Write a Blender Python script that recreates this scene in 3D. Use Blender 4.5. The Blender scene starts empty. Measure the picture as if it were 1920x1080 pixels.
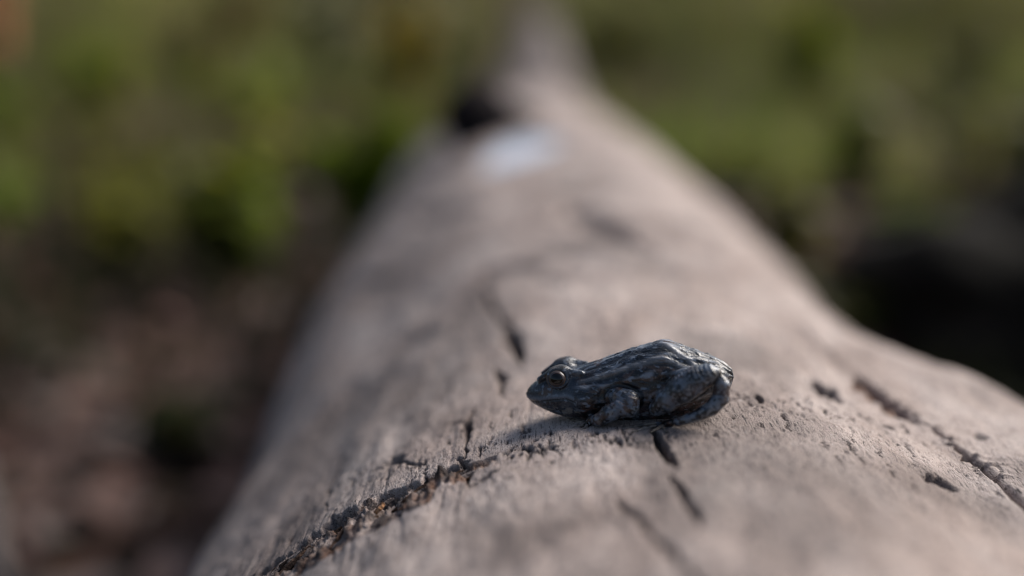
import bpy, math, random
import numpy as np
from mathutils import Vector, Matrix

random.seed(11)
rng = np.random.default_rng(11)
scene = bpy.context.scene
COL = scene.collection
R_ = math.radians

# ------------------------------------------------------------------ camera
F = 2666.7                      # focal length in photo pixels (50 mm on 36 mm, 1920 wide)
U = 0.00012                     # metres per photo pixel at the focused distance
D0 = F * U
CAM = np.array([0.0, 0.0, 0.392])
PITCH = math.atan(570 / F)
YAW = math.atan(25 / F)
cam_d = bpy.data.cameras.new('camera')
cam = bpy.data.objects.new('camera', cam_d)
COL.objects.link(cam)
cam.location = CAM
cam.rotation_euler = (math.pi / 2 - PITCH, 0, YAW)
cam_d.lens = 50
cam_d.sensor_width = 36
cam_d.clip_start = 0.01
cam_d.clip_end = 2000
cam_d.dof.use_dof = True
cam_d.dof.focus_distance = 0.3178
cam_d.dof.aperture_fstop = 3.3
scene.camera = cam

# ------------------------------------------------------------------ sky, sun, exposure
SUN_EL, SUN_AZ = R_(40), R_(58)          # azimuth measured from +Y (away) towards +X (right)
world = bpy.data.worlds.new('World')
scene.world = world
world.use_nodes = True
wn = world.node_tree
sky = wn.nodes.new('ShaderNodeTexSky')
sky.sky_type = 'NISHITA'
sky.sun_disc = False
sky.sun_elevation = SUN_EL
sky.sun_rotation = SUN_AZ
sky.dust_density = 4.0
sky.air_density = 1.0
sky.ozone_density = 1.0
wn.links.new(sky.outputs['Color'], wn.nodes['Background'].inputs['Color'])
wn.nodes['Background'].inputs['Strength'].default_value = 0.055
sun_d = bpy.data.lights.new('sun', 'SUN')
sun = bpy.data.objects.new('sun', sun_d)
COL.objects.link(sun)
sun_d.energy = 2.3
sun_d.angle = R_(40)
sun_d.color = (1.0, 0.95, 0.905)
sdir = Vector((math.sin(SUN_AZ) * math.cos(SUN_EL), math.cos(SUN_AZ) * math.cos(SUN_EL), math.sin(SUN_EL)))
sun.rotation_euler = (-sdir).to_track_quat('-Z', 'Y').to_euler()
sun.location = sdir * 5
scene.view_settings.view_transform = 'Standard'
scene.view_settings.look = 'None'
scene.view_settings.gamma = 1
scene.view_settings.exposure = 0.95
scene.view_settings.use_curve_mapping = False
scene.cycles.use_denoising = True
scene.cycles.max_bounces = 6
scene.cycles.filter_width = 1.1
scene.cycles.use_adaptive_sampling = False
scene.cycles.denoising_prefilter = 'ACCURATE'

# ------------------------------------------------------------------ helpers
_cp, _sp, _cy, _sy = math.cos(PITCH), math.sin(PITCH), math.cos(YAW), math.sin(YAW)
FWD = np.array([-_sy * _cp, _cy * _cp, -_sp])
RIGHT = np.array([_cy, _sy, 0.0])
UP = np.cross(RIGHT, FWD)


def ray(px, py):
    d = FWD * F + RIGHT * (px - 960) - UP * (py - 540)
    return d / np.linalg.norm(d)


def on_ground(px, dist):
    """ground point in the direction of a column, at a distance along +Y"""
    d = ray(px, 540)
    return np.array([d[0] / d[1] * dist, dist, 0.0])


def _hash(ix, iy, iz, seed):
    h = (ix.astype(np.uint32) * np.uint32(374761393) + iy.astype(np.uint32) * np.uint32(668265263)
         + iz.astype(np.uint32) * np.uint32(2147483647) + np.uint32(seed * 974711))
    h = (h ^ (h >> np.uint32(13))) * np.uint32(1274126177)
    h = (h ^ (h >> np.uint32(16))) * np.uint32(2246822519)
    return h ^ (h >> np.uint32(15))


_G = np.array([[1, 1, 0], [-1, 1, 0], [1, -1, 0], [-1, -1, 0], [1, 0, 1], [-1, 0, 1], [1, 0, -1], [-1, 0, -1],
               [0, 1, 1], [0, -1, 1], [0, 1, -1], [0, -1, -1], [1, 1, 0], [-1, 1, 0], [0, -1, 1], [0, -1, -1]], dtype=np.float32)


def pn(p, seed=0):
    """gradient noise, about -1..1"""
    p = np.asarray(p, dtype=np.float32)
    i = np.floor(p).astype(np.int64)
    f = p - i
    w = f * f * f * (f * (f * 6 - 15) + 10)
    out = np.zeros(len(p), dtype=np.float32)
    for dx in (0, 1):
        for dy in (0, 1):
            for dz in (0, 1):
                g = _G[_hash(i[:, 0] + dx, i[:, 1] + dy, i[:, 2] + dz, seed) & np.uint32(15)]
                v = g[:, 0] * (f[:, 0] - dx) + g[:, 1] * (f[:, 1] - dy) + g[:, 2] * (f[:, 2] - dz)
                wx = w[:, 0] if dx else 1 - w[:, 0]
                wy = w[:, 1] if dy else 1 - w[:, 1]
                wz = w[:, 2] if dz else 1 - w[:, 2]
                out += v * wx * wy * wz
    return out * 1.1


def fbm(p, octs=4, seed=0, gain=0.5):
    out, a = 0, 1.0
    p = np.asarray(p, dtype=np.float32)
    for o in range(octs):
        out = out + a * pn(p * (2.03 ** o), seed + o)
        a *= gain
    return out


def sstep(a, b, x):
    t = np.clip((x - a) / (b - a), 0, 1)
    return t * t * (3 - 2 * t)


def new_mesh(name, verts, faces, mat=None, smooth=True, parent=None, attrs=None):
    me = bpy.data.meshes.new(name)
    verts = np.asarray(verts, dtype=np.float32)
    if isinstance(faces, np.ndarray):
        n, k = faces.shape
        me.vertices.add(len(verts))
        me.vertices.foreach_set('co', verts.ravel())
        me.loops.add(n * k)
        me.loops.foreach_set('vertex_index', faces.astype(np.int32).ravel())
        me.polygons.add(n)
        me.polygons.foreach_set('loop_start', np.arange(0, n * k, k, dtype=np.int32))
        me.polygons.foreach_set('loop_total', np.full(n, k, dtype=np.int32))
        me.update(calc_edges=True)
    else:
        me.from_pydata([tuple(v) for v in verts.tolist()], [], faces)
    if smooth:
        me.polygons.foreach_set('use_smooth', np.ones(len(me.polygons), dtype=bool))
    for k, v in (attrs or {}).items():
        v = np.asarray(v, dtype=np.float32)
        if v.ndim == 1:
            a = me.attributes.new(k, 'FLOAT', 'POINT')
            a.data.foreach_set('value', v)
        else:
            a = me.attributes.new(k, 'FLOAT_COLOR', 'POINT')
            a.data.foreach_set('color', np.concatenate([v, np.ones((len(v), 1), np.float32)], 1).ravel())
    me.update()
    if mat:
        me.materials.append(mat)
    o = bpy.data.objects.new(name, me)
    COL.objects.link(o)
    if parent is not None:
        o.parent = parent
    return o


def empty(name, loc=(0, 0, 0), rz=0):
    o = bpy.data.objects.new(name, None)
    COL.objects.link(o)
    o.location = loc
    o.rotation_euler = (0, 0, rz)
    o.empty_display_size = 0.01
    return o


def tag(o, label=None, cat=None, group=None, kind=None):
    for k, v in (('label', label), ('category', cat), ('group', group), ('kind', kind)):
        if v:
            o[k] = v
    return o


class NT:
    def __init__(self, name, rough=0.7, spec=0.3):
        self.m = bpy.data.materials.new(name)
        self.m.use_nodes = True
        self.t = self.m.node_tree
        self.b = self.t.nodes['Principled BSDF']
        self.b.inputs['Roughness'].default_value = rough
        self.b.inputs['Specular IOR Level'].default_value = spec

    def n(self, kind, **kw):
        nd = self.t.nodes.new(kind)
        for k, v in kw.items():
            if k.startswith('_'):
                setattr(nd, k[1:], v)
            else:
                nd.inputs[k.replace('_', ' ')].default_value = v
        return nd

    def l(self, a, b):
        self.t.links.new(a, b)

    def coord(self, scale):
        tc = self.n('ShaderNodeTexCoord')
        mp = self.n('ShaderNodeMapping', Scale=scale)
        self.l(tc.outputs['Object'], mp.inputs['Vector'])
        return mp.outputs['Vector']

    def noise(self, scale3, scale=1.0, detail=4, rough=0.55, dist=0.0):
        nd = self.n('ShaderNodeTexNoise', Scale=scale, Detail=detail, Roughness=rough, Distortion=dist)
        self.l(self.coord(scale3), nd.inputs['Vector'])
        return nd.outputs['Fac']

    def ramp(self, fac, stops):
        r = self.n('ShaderNodeValToRGB')
        el = r.color_ramp.elements
        while len(el) < len(stops):
            el.new(0.5)
        for e, (p, c) in zip(el, stops):
            e.position = p
            e.color = (*c, 1) if len(c) == 3 else c
        self.l(fac, r.inputs['Fac'])
        return r.outputs['Color']

    def mix(self, fac, a, b):
        m = self.n('ShaderNodeMix', _data_type='RGBA')
        for s, v in (('A', a), ('B', b)):
            sock = [i for i in m.inputs if i.name == s and i.type == 'RGBA'][0]
            if isinstance(v, tuple):
                sock.default_value = (*v, 1)
            else:
                self.l(v, sock)
        fs = [i for i in m.inputs if i.name == 'Factor' and i.type == 'VALUE'][0]
        if isinstance(fac, float):
            fs.default_value = fac
        else:
            self.l(fac, fs)
        return [o for o in m.outputs if o.type == 'RGBA'][0]

    def attr(self, name, out='Fac'):
        a = self.n('ShaderNodeAttribute', _attribute_name=name)
        return a.outputs[out]

    def math(self, op, a, b=None):
        m = self.n('ShaderNodeMath', _operation=op)
        for i, v in enumerate((a, b)):
            if v is None:
                continue
            if isinstance(v, (int, float)):
                m.inputs[i].default_value = v
            else:
                self.l(v, m.inputs[i])
        return m.outputs[0]

    def color(self, c):
        if isinstance(c, tuple):
            self.b.inputs['Base Color'].default_value = (*c, 1)
        else:
            self.l(c, self.b.inputs['Base Color'])

    def bump(self, height, strength, dist, prev=None):
        b = self.n('ShaderNodeBump', Strength=strength, Distance=dist)
        self.l(height, b.inputs['Height'])
        if prev is not None:
            self.l(prev, b.inputs['Normal'])
        self.l(b.outputs['Normal'], self.b.inputs['Normal'])
        return b.outputs['Normal']


# ------------------------------------------------------------------ materials of the setting
def mat_ground():
    t = NT('forest_soil', 0.95, 0.1)
    a = t.noise((1, 1, 1), 9, 6, 0.65)
    b = t.noise((1, 1, 1), 1.3, 4)
    c = t.ramp(a, [(0.3, (0.018, 0.012, 0.010)), (0.5, (0.060, 0.040, 0.032)), (0.72, (0.13, 0.085, 0.068))])
    d = t.ramp(b, [(0.42, (0, 0, 0)), (0.62, (1, 1, 1))])
    t.color(t.mix(d, c, (0.045, 0.045, 0.016)))
    t.bump(a, 0.6, 0.02)
    return t.m


def mat_attr(name, rough=0.6, spec=0.3, trans=0.0):
    t = NT(name, rough, spec)
    t.color(t.attr('tint', 'Color'))
    if trans:
        td = t.n('ShaderNodeBsdfTranslucent')
        t.l(t.attr('tint', 'Color'), td.inputs['Color'])
        mx = t.n('ShaderNodeMixShader', Fac=trans)
        out = t.t.nodes['Material Output']
        t.l(t.b.outputs[0], mx.inputs[1])
        t.l(td.outputs[0], mx.inputs[2])
        t.l(mx.outputs[0], out.inputs['Surface'])
    return t.m


M_ground = mat_ground()
M_leaf = mat_attr('leaf', 0.5, 0.35, 0.5)
M_litter = mat_attr('dead_leaf', 0.75, 0.2, 0.1)
M_grass = mat_attr('grass_blade', 0.55, 0.3, 0.42)


def mat_twig():
    t = NT('dry_twig_bark', 0.85, 0.2)
    a = t.noise((30, 30, 30), 1, 4)
    t.color(t.ramp(a, [(0.3, (0.10, 0.085, 0.075)), (0.7, (0.25, 0.22, 0.20))]))
    t.bump(a, 0.5, 0.003)
    return t.m


M_twig = mat_twig()

# ------------------------------------------------------------------ ground
rad = np.concatenate([[0.0], np.geomspace(0.12, 600, 120)])
na = 180
ang = np.linspace(0, 2 * np.pi, na, endpoint=False)
gx = rad[:, None] * np.sin(ang)[None]
gy = rad[:, None] * np.cos(ang)[None] + 1.0
gp = np.stack([gx.ravel(), gy.ravel(), np.zeros(gx.size)], 1)


def ground_z(x, y):
    x = np.atleast_1d(np.asarray(x, float))
    y = np.atleast_1d(np.asarray(y, float))
    p = np.stack([x, y, np.zeros_like(x)], 1)
    near = sstep(0.12, 0.5, np.abs(x - 0.03))
    z = fbm(p * 1.1, 3, 5) * 0.035 * near + fbm(p * 6, 3, 9) * 0.006 * near
    # a shaded hollow on the right of the log
    z = z - 0.13 * np.exp(-(((x - 0.52) / 0.22) ** 2 + ((y - 1.0) / 0.45) ** 2))
    z = z - 0.004
    return z


gp[:, 2] = ground_z(gp[:, 0], gp[:, 1]) * np.exp(-np.hypot(gp[:, 0], gp[:, 1]) / 60)
ii, jj = np.meshgrid(np.arange(len(rad) - 1), np.arange(na), indexing='ij')
gf = np.stack([ii * na + jj, ii * na + (jj + 1) % na, (ii + 1) * na + (jj + 1) % na, (ii + 1) * na + jj], -1).reshape(-1, 4)[:, ::-1]
ground = new_mesh('ground', gp, gf, M_ground)
tag(ground, kind='structure')

# ------------------------------------------------------------------ fallen log
AX_Z = 0.150
R0 = 1225 * U


def log_axis(y):
    y = np.asarray(y, float)
    return np.interp(y, [-1, 0.5, 0.75, 1.3, 2.1, 3.2, 7], [0.0378, 0.0378, 0.026, 0.008, 0.018, 0.034, 0.05])


def log_az(y):
    return np.interp(y, [-1, 1.7, 2.3, 3.2, 4.3], [AX_Z, AX_Z, AX_Z + 0.008, AX_Z + 0.045, AX_Z + 0.10])


def log_r(y, th):
    y = np.asarray(y, float)
    th = np.asarray(th, float)
    t = np.degrees(th)
    r = np.interp(y, [-1, 0.4, 0.8, 1.25, 1.7, 2.1, 3.2, 7], [R0 * 1.02, R0, 0.147, 0.140, 0.118, 0.097, 0.068, 0.03])
    r = r * (1 + 0.112 * sstep(21, 40, t) * sstep(0.49, 0.385, y) * (1 - 0.6 * sstep(70, 110, t)))     # lobe beyond the long split
    r = r * (1 + 0.030 * np.exp(-((y - 0.70) / 0.13) ** 2) * np.exp(-((t + 58) / 16) ** 2))            # swelling on the left
    r = r * (1 + 0.040 * sstep(-35, -60, t) * (1 - 0.4 * sstep(0.55, 0.75, y)))
    r = r * (1 + 0.022 * np.exp(-((y - 0.93) / 0.10) ** 2) * np.exp(-((t - 20) / 22) ** 2))
    r = r * (1 - 0.046 * sstep(20, 38, t) * np.exp(-((y - 0.58) / 0.13) ** 2))
    r = r * (1 - 0.020 * np.exp(-((y - 0.78) / 0.07) ** 2) * np.exp(-((t + 0) / 26) ** 2))
    return r


def pix2log(px, py):
    """where the line of sight through a photo pixel meets the log: (y, theta)"""
    d = ray(px, py)
    tt = np.linspace(0.1, 6, 12000)
    P = CAM[None] + d[None] * tt[:, None]
    dx, dz = P[:, 0] - log_axis(P[:, 1]), P[:, 2] - log_az(P[:, 1])
    th = np.arctan2(dx, dz)
    inside = np.hypot(dx, dz) < log_r(P[:, 1], th)
    k = int(np.argmax(inside)) if inside.any() else int(np.argmin(np.hypot(dx, dz) - log_r(P[:, 1], th)))
    return P[k, 1], th[k], P[k]


# grid
def march(a, b, step):
    out = [a]
    while out[-1] < b:
        out.append(out[-1] + step(out[-1]))
    return np.array(out)


ys = march(-0.7, 4.2, lambda y: 0.02 if y < 0.12 else (0.0010 if y < 0.26 else (0.00040 if y < 0.37 else (0.0006 if y < 0.42 else 0.0010 * (y / 0.42) ** 1.9))))
ths = np.concatenate([np.radians(np.arange(-76, 64, 0.15)), np.radians(np.arange(64, 284, 3.5))])
NY, NTH = len(ys), len(ths)
YY, TT = np.meshgrid(ys, ths, indexing='ij')
yf, tf = YY.ravel(), TT.ravel()
RR = log_r(yf, tf)
arc = tf * R0
base = np.stack([log_axis(yf) + RR * np.sin(tf), yf, log_az(yf) + RR * np.cos(tf)], 1)
disp = np.zeros(len(yf))
stain_shade = np.zeros(len(yf))
rust = np.zeros(len(yf))
pale = np.zeros(len(yf))
# weathering relief: long waves, grain ridges running along the log, fine roughness
seat_y, seat_t, seat_p = pix2log(1200, 772)
calm = 1 - 0.75 * np.exp(-(((yf - seat_y) / 0.03) ** 2 + ((arc - seat_t * R0) / 0.04) ** 2))
disp += fbm(base * np.array([9, 5, 9]), 3, 21) * 0.0022 * calm
disp += fbm(base * np.array([50, 16, 50]), 3, 31) * 0.0009 * calm
disp += fbm(base * np.array([230, 110, 230]), 3, 41) * 0.00034
g2 = pn(base * np.array([150, 12, 150]), 44)
disp -= np.clip(0.10 - np.abs(g2), 0, 1) * 0.0035 * sstep(-0.1, 0.5, pn(base * np.array([14, 8, 14]), 45))
disp += np.where(np.abs(tf) > 1.4, fbm(base * 20, 3, 47) * 0.004, 0)


def polyline(pts, sub=8, wob=0.0, seed=0):
    P = np.array([pix2log(*p)[:2] for p in pts])
    P[:, 1] *= R0
    out = []
    for a, b in zip(P[:-1], P[1:]):
        for k in range(sub):
            out.append(a + (b - a) * k / sub)
    out.append(P[-1])
    out = np.array(out)
    if wob:
        r = np.random.default_rng(seed)
        L = np.linalg.norm(P[-1] - P[0])
        out[1:-1] += r.normal(0, 1, (len(out) - 2, 2)) * np.array([L * 0.01, wob])
    return out


def dist_poly(P, margin):
    lo, hi = P.min(0) - margin, P.max(0) + margin
    idx = np.nonzero((yf > lo[0]) & (yf < hi[0]) & (arc > lo[1]) & (arc < hi[1]))[0]
    q = np.stack([yf[idx], arc[idx]], 1)
    best = np.full(len(idx), 1e9)
    par = np.zeros(len(idx))
    side = np.zeros(len(idx))
    n = len(P) - 1
    for k, (a, b) in enumerate(zip(P[:-1], P[1:])):
        ab = b - a
        t = np.clip(((q - a) @ ab) / max(ab @ ab, 1e-12), 0, 1)
        v = q - (a + t[:, None] * ab)
        d = np.hypot(v[:, 0], v[:, 1])
        m = d < best
        best[m] = d[m]
        par[m] = (k + t[m]) / n
        side[m] = np.sign(ab[0] * v[m, 1] - ab[1] * v[m, 0])
    return idx, best, par, side


def crack(pts, w, depth, wob=0.0006, seed=1, st=0.8, ru=0.0, taper=True, lip=0.0):
    P = polyline(pts, 8, wob, seed)
    idx, d, par, side = dist_poly(P, w * 5 + 0.002)
    ww = w * (0.78 + (0.75 if taper else 0.3) * pn(np.stack([par * 11, par * 0, par * 0 + seed * 3.3], 1), seed))
    if taper:
        ww = ww * (0.06 + 0.94 * np.clip(np.minimum(par * 4, (1 - par) * 2.4), 0, 1))
    prof = 1 - sstep(0.25, 1.0, d / np.maximum(ww, 1e-5))
    disp[idx] -= depth * prof
    stain_shade[idx] = np.maximum(stain_shade[idx], st * prof)
    rust[idx] = np.maximum(rust[idx], ru * prof)
    if lip:
        disp[idx] += lip * np.exp(-((d / (ww * 2.2)) ** 2)) * (side * 0.5 + 0.5)
    # faint grey weathering beside the split
    stain_shade[idx] = np.maximum(stain_shade[idx], 0.22 * st * np.exp(-(d / (w * 2.4)) ** 2))


# splits seen on the log (photo pixels of each split's course, width and depth in metres)
crack([(940, 590), (955, 630), (968, 655), (982, 690)], 0.0036, 0.012, 0.0006, 3, st=1.0)
crack([(905, 540), (925, 580), (940, 600)], 0.0020, 0.005, 0.0008, 33, st=0.4)
crack([(928, 690), (938, 715), (948, 745)], 0.0020, 0.008, 0.0005, 4, st=0.95)
crack([(892, 770), (879, 795), (878, 825), (874, 868)], 0.0013, 0.008, 0.0003, 5, st=1.0)
crack([(842, 800), (868, 797), (885, 785)], 0.0007, 0.002, 0.0004, 55, st=0.5)
crack([(868, 872), (874, 890), (880, 915)], 0.0011, 0.007, 0.0002, 6, st=1.0)
crack([(862, 862), (868, 874), (888, 872)], 0.0008, 0.004, 0.0003, 66, st=0.95)
crack([(1222, 800), (1240, 838), (1257, 862), (1272, 880)], 0.0019, 0.009, 0.0002, 7, st=0.95)
crack([(1258, 893), (1275, 925), (1300, 965), (1325, 1000)], 0.0012, 0.005, 0.0003, 8, st=0.6)
crack([(1150, 930), (1185, 965), (1220, 1000), (1290, 1075), (1330, 1120)], 0.0012, 0.006, 0.0004, 9, st=0.7)
crack([(640, 850), (634, 890), (618, 920), (613, 965)], 0.0010, 0.006, 0.0005, 10, st=0.85)
crack([(1500, 612), (1540, 650), (1590, 690), (1625, 715), (1660, 748), (1700, 782), (1745, 808), (1800, 845), (1850, 880), (1905, 925), (1960, 975)],
      0.0024, 0.0050, 0.0001, 12, st=0.4, ru=0.95, taper=False, lip=0.0011)
crack([(1596, 700), (1625, 728), (1655, 756), (1690, 786), (1730, 806)], 0.0046, 0.0026, 0.0001, 112, st=0.0, ru=1.0)
crack([(1780, 838), (1815, 862), (1850, 884)], 0.0016, 0.006, 0.0005, 13, st=0.9)
crack([(1330, 745), (1375, 752), (1420, 748)], 0.0005, 0.0010, 0.0006, 14, st=0.4)
crack([(1570, 755), (1600, 770), (1660, 790), (1700, 805)], 0.0005, 0.0012, 0.0006, 15, st=0.5)
crack([(980, 862), (1010, 848), (1060, 838)], 0.0011, 0.0012, 0.0009, 16, st=0.8)
crack([(880, 915), (905, 900), (930, 888)], 0.0012, 0.0015, 0.0007, 17, st=0.55)
crack([(700, 890), (745, 872), (800, 878)], 0.0016, 0.0020, 0.0009, 18, st=0.7)
crack([(1060, 380), (1110, 415), (1165, 450), (1230, 480)], 0.016, 0.004, 0.002, 19, st=0.55)
crack([(760, 410), (850, 400), (930, 385)], 0.016, 0.003, 0.003, 20, st=0.35)
crack([(640, 560), (665, 542), (700, 525), (745, 518)], 0.015, 0.007, 0.002, 22, st=0.9)
crack([(790, 600), (740, 660), (660, 730), (590, 800)], 0.016, 0.002, 0.003, 23, st=0.45)
crack([(890, 505), (960, 500), (1020, 510)], 0.008, 0.002, 0.002, 24, st=0.22)
crack([(1010, 520), (1060, 530)], 0.008, 0.002, 0.002, 25, st=0.25)
# many short weather checks across the sharp band
r2 = np.random.default_rng(77)
for k in range(75):
    px = r2.uniform(500, 1900)
    arcy = 1989 - math.sqrt(1225 ** 2 - (px - 1300) ** 2)
    py = arcy + r2.uniform(-35, 75)
    if 985 < px < 1370 and py < 805:
        continue
    L = r2.uniform(8, 30)
    dx = (px - 985) / (py + 30)
    try:
        crack([(px - dx * L * 0.5, py - L * 0.5), (px + r2.normal(0, 2), py), (px + dx * L * 0.5, py + L * 0.5)],
              r2.uniform(0.00022, 0.00042), r2.uniform(0.0008, 0.002), 0.00025, 100 + k, st=r2.uniform(0.4, 0.85))
    except Exception:
        pass


def pit(px, py, wa, wy, depth, st=0.9, seed=0):
    y0, t0, _ = pix2log(px, py)
    a0 = t0 * R0
    i0, i1 = np.searchsorted(ys, [y0 - 3 * wy, y0 + 3 * wy])
    j0, j1 = np.searchsorted(ths, [t0 - 3 * wa / R0, t0 + 3 * wa / R0])
    m = (np.arange(i0, i1)[:, None] * NTH + np.arange(j0, j1)[None]).ravel()
    if len(m) == 0:
        return
    q = np.hypot((arc[m] - a0) / wa, (yf[m] - y0) / wy)
    n = pn(np.stack([arc[m] * 500, yf[m] * 250, arc[m] * 0], 1), seed)
    prof = 1 - sstep(0.55, 1.05, q * (1 + 0.5 * n))
    disp[m] -= depth * prof
    stain_shade[m] = np.maximum(stain_shade[m], st * prof)


pit(1550, 726, 0.0042, 0.0095, 0.006, 1.0, 1)
pit(1762, 897, 0.0036, 0.0042, 0.006, 1.0, 2)
pit(1424, 749, 0.0010, 0.0034, 0.003, 1.0, 3)
pit(1668, 798, 0.0013, 0.0022, 0.002, 0.9, 4)
pit(1838, 818, 0.0016, 0.0034, 0.001, 0.7, 5)
pit(1160, 830, 0.0008, 0.0020, 0.001, 0.9, 6)
pit(1188, 832, 0.0006, 0.0008, 0.001, 0.9, 7)
pit(985, 846, 0.0020, 0.0022, 0.001, 0.8, 8)
pit(742, 868, 0.0030, 0.0040, 0.002, 0.75, 9)
pit(550, 1040, 0.0018, 0.0016, 0.004, 0.95, 10)
for k in range(120):
    px = r2.uniform(480, 1910)
    arcy = 1989 - math.sqrt(1225 ** 2 - (px - 1300) ** 2)
    py = arcy + r2.normal(20, 45)
    if 985 < px < 1370 and py < 800:
        continue
    s = r2.uniform(0.00018, 0.00042)
    pit(px, py, s, s * r2.uniform(1.0, 4.5), 0.0006, r2.uniform(0.35, 0.9), 200 + k)

for (cx_, cy_, sx2, sy2, cnt) in ((985, 849, 48, 8, 70), (745, 874, 38, 9, 45), (1430, 758, 60, 12, 45), (1165, 832, 50, 7, 40), (1560, 775, 60, 14, 40), (640, 900, 50, 20, 25)):
    for k in range(cnt):
        w_ = r2.uniform(0.00018, 0.0005)
        pit(cx_ + r2.normal(0, sx2), cy_ + r2.normal(0, sy2), w_, w_ * r2.uniform(1.5, 5), 0.0007, r2.uniform(0.6, 1.0), 900 + k)

# the torn groove running across the left flank
Pg = polyline([(470, 1082), (545, 1040), (610, 990), (690, 948), (770, 916), (830, 888), (876, 878)], 10, 0.0004, 5)
idx, d, par, side = dist_poly(Pg, 0.016)
d = d + 0.0014 * fbm(base[idx] * np.array([330, 200, 330]), 3, 60)
nz = fbm(base[idx] * np.array([220, 130, 220]), 4, 61)
wid = 0.0235 * (0.30 + 0.70 * np.sin(np.pi * np.clip(par * 0.93 + 0.05, 0, 1))) * (1 + 0.35 * nz)
near = np.where(yf[idx] < np.interp(arc[idx], Pg[np.argsort(Pg[:, 1]), 1], Pg[np.argsort(Pg[:, 1]), 0]), 1.0, 0.0)
band = near * (1 - sstep(0.75, 1.05, d / wid)) + (1 - near) * (1 - sstep(0.0, 0.0016, d))
ramp_ = near * np.clip(1 - d / wid, 0, 1) + (1 - near) * (1 - sstep(0.0, 0.0016, d))
fib = fbm(base[idx] * np.array([420, 150, 420]), 4, 63, 0.65)
gm = np.clip(0.55 + 1.3 * pn(np.stack([par * 9, par * 0, par * 0], 1), 64), 0.12, 1.3)
disp[idx] -= ramp_ * 0.0028 * gm + band * 0.0015 * fib
rust[idx] = np.maximum(rust[idx], band * np.clip(0.55 + 0.7 * nz, 0.1, 0.95))
stain_shade[idx] = np.maximum(stain_shade[idx], band * np.clip(0.04 - 1.1 * fib + 0.22 * ramp_ * gm, 0.0, 0.92))
pit(622, 985, 0.0024, 0.0030, 0.004, 0.95, 30)
pit(650, 970, 0.0022, 0.0026, 0.004, 0.95, 31)
pit(707, 944, 0.0022, 0.0018, 0.003, 0.95, 32)
pit(703, 994, 0.0012, 0.0012, 0.003, 0.95, 33)
pit(845, 884, 0.0036, 0.0016, 0.002, 0.7, 34)

# scar of a torn-off limb: pale bare wood
ky, kt, kp = pix2log(972, 278)
ua = (arc - kt * R0) / 0.024
va = (yf - ky) / 0.066
nn = fbm(base * np.array([40, 14, 40]), 3, 71)
pale = np.maximum(pale, 1 - sstep(0.75, 1.05, np.hypot(ua - 0.55 * va, va) * (1 + 0.3 * nn)))
disp -= pale * 0.003

# grey weather staining in long blotches, then shade painted on the left flank
bl = fbm(base * np.array([22, 7, 22]), 4, 81)
stain_shade = np.maximum(stain_shade, 0.50 * sstep(0.05, 0.75, bl) * (1 - pale))
bl2 = fbm(base * np.array([17, 15, 17]), 3, 87)
stain_shade = np.maximum(stain_shade, 0.46 * sstep(0.0, 0.55, bl2) * (1 - pale))
stain_shade = np.maximum(stain_shade, 0.86 * sstep(1.35, 2.0, yf) * (0.85 + 0.5 * bl2))
left_shade = sstep(-0.2, -0.75, tf) * (0.32 + 0.36 * fbm(base * np.array([15, 9, 15]), 3, 83))  # shade of the left flank painted in, along with its grey-brown patches
stain_shade = np.maximum(stain_shade, np.clip(left_shade, 0, 0.5))

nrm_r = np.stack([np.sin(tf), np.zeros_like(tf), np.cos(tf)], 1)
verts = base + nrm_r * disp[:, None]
I, J = np.meshgrid(np.arange(NY - 1), np.arange(NTH), indexing='ij')
faces = np.stack([I * NTH + J, I * NTH + (J + 1) % NTH, (I + 1) * NTH + (J + 1) % NTH, (I + 1) * NTH + J], -1).reshape(-1, 4)
# end caps as fans of quads collapse to a centre vertex
c0, c1 = len(verts), len(verts) + 1
verts = np.concatenate([verts, [[log_axis(ys[0]), ys[0] - 0.01, AX_Z]], [[log_axis(ys[-1]), ys[-1] + 0.01, AX_Z]]])
attr_pad = lambda a: np.concatenate([a, [0.3, 0.3]])


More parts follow.
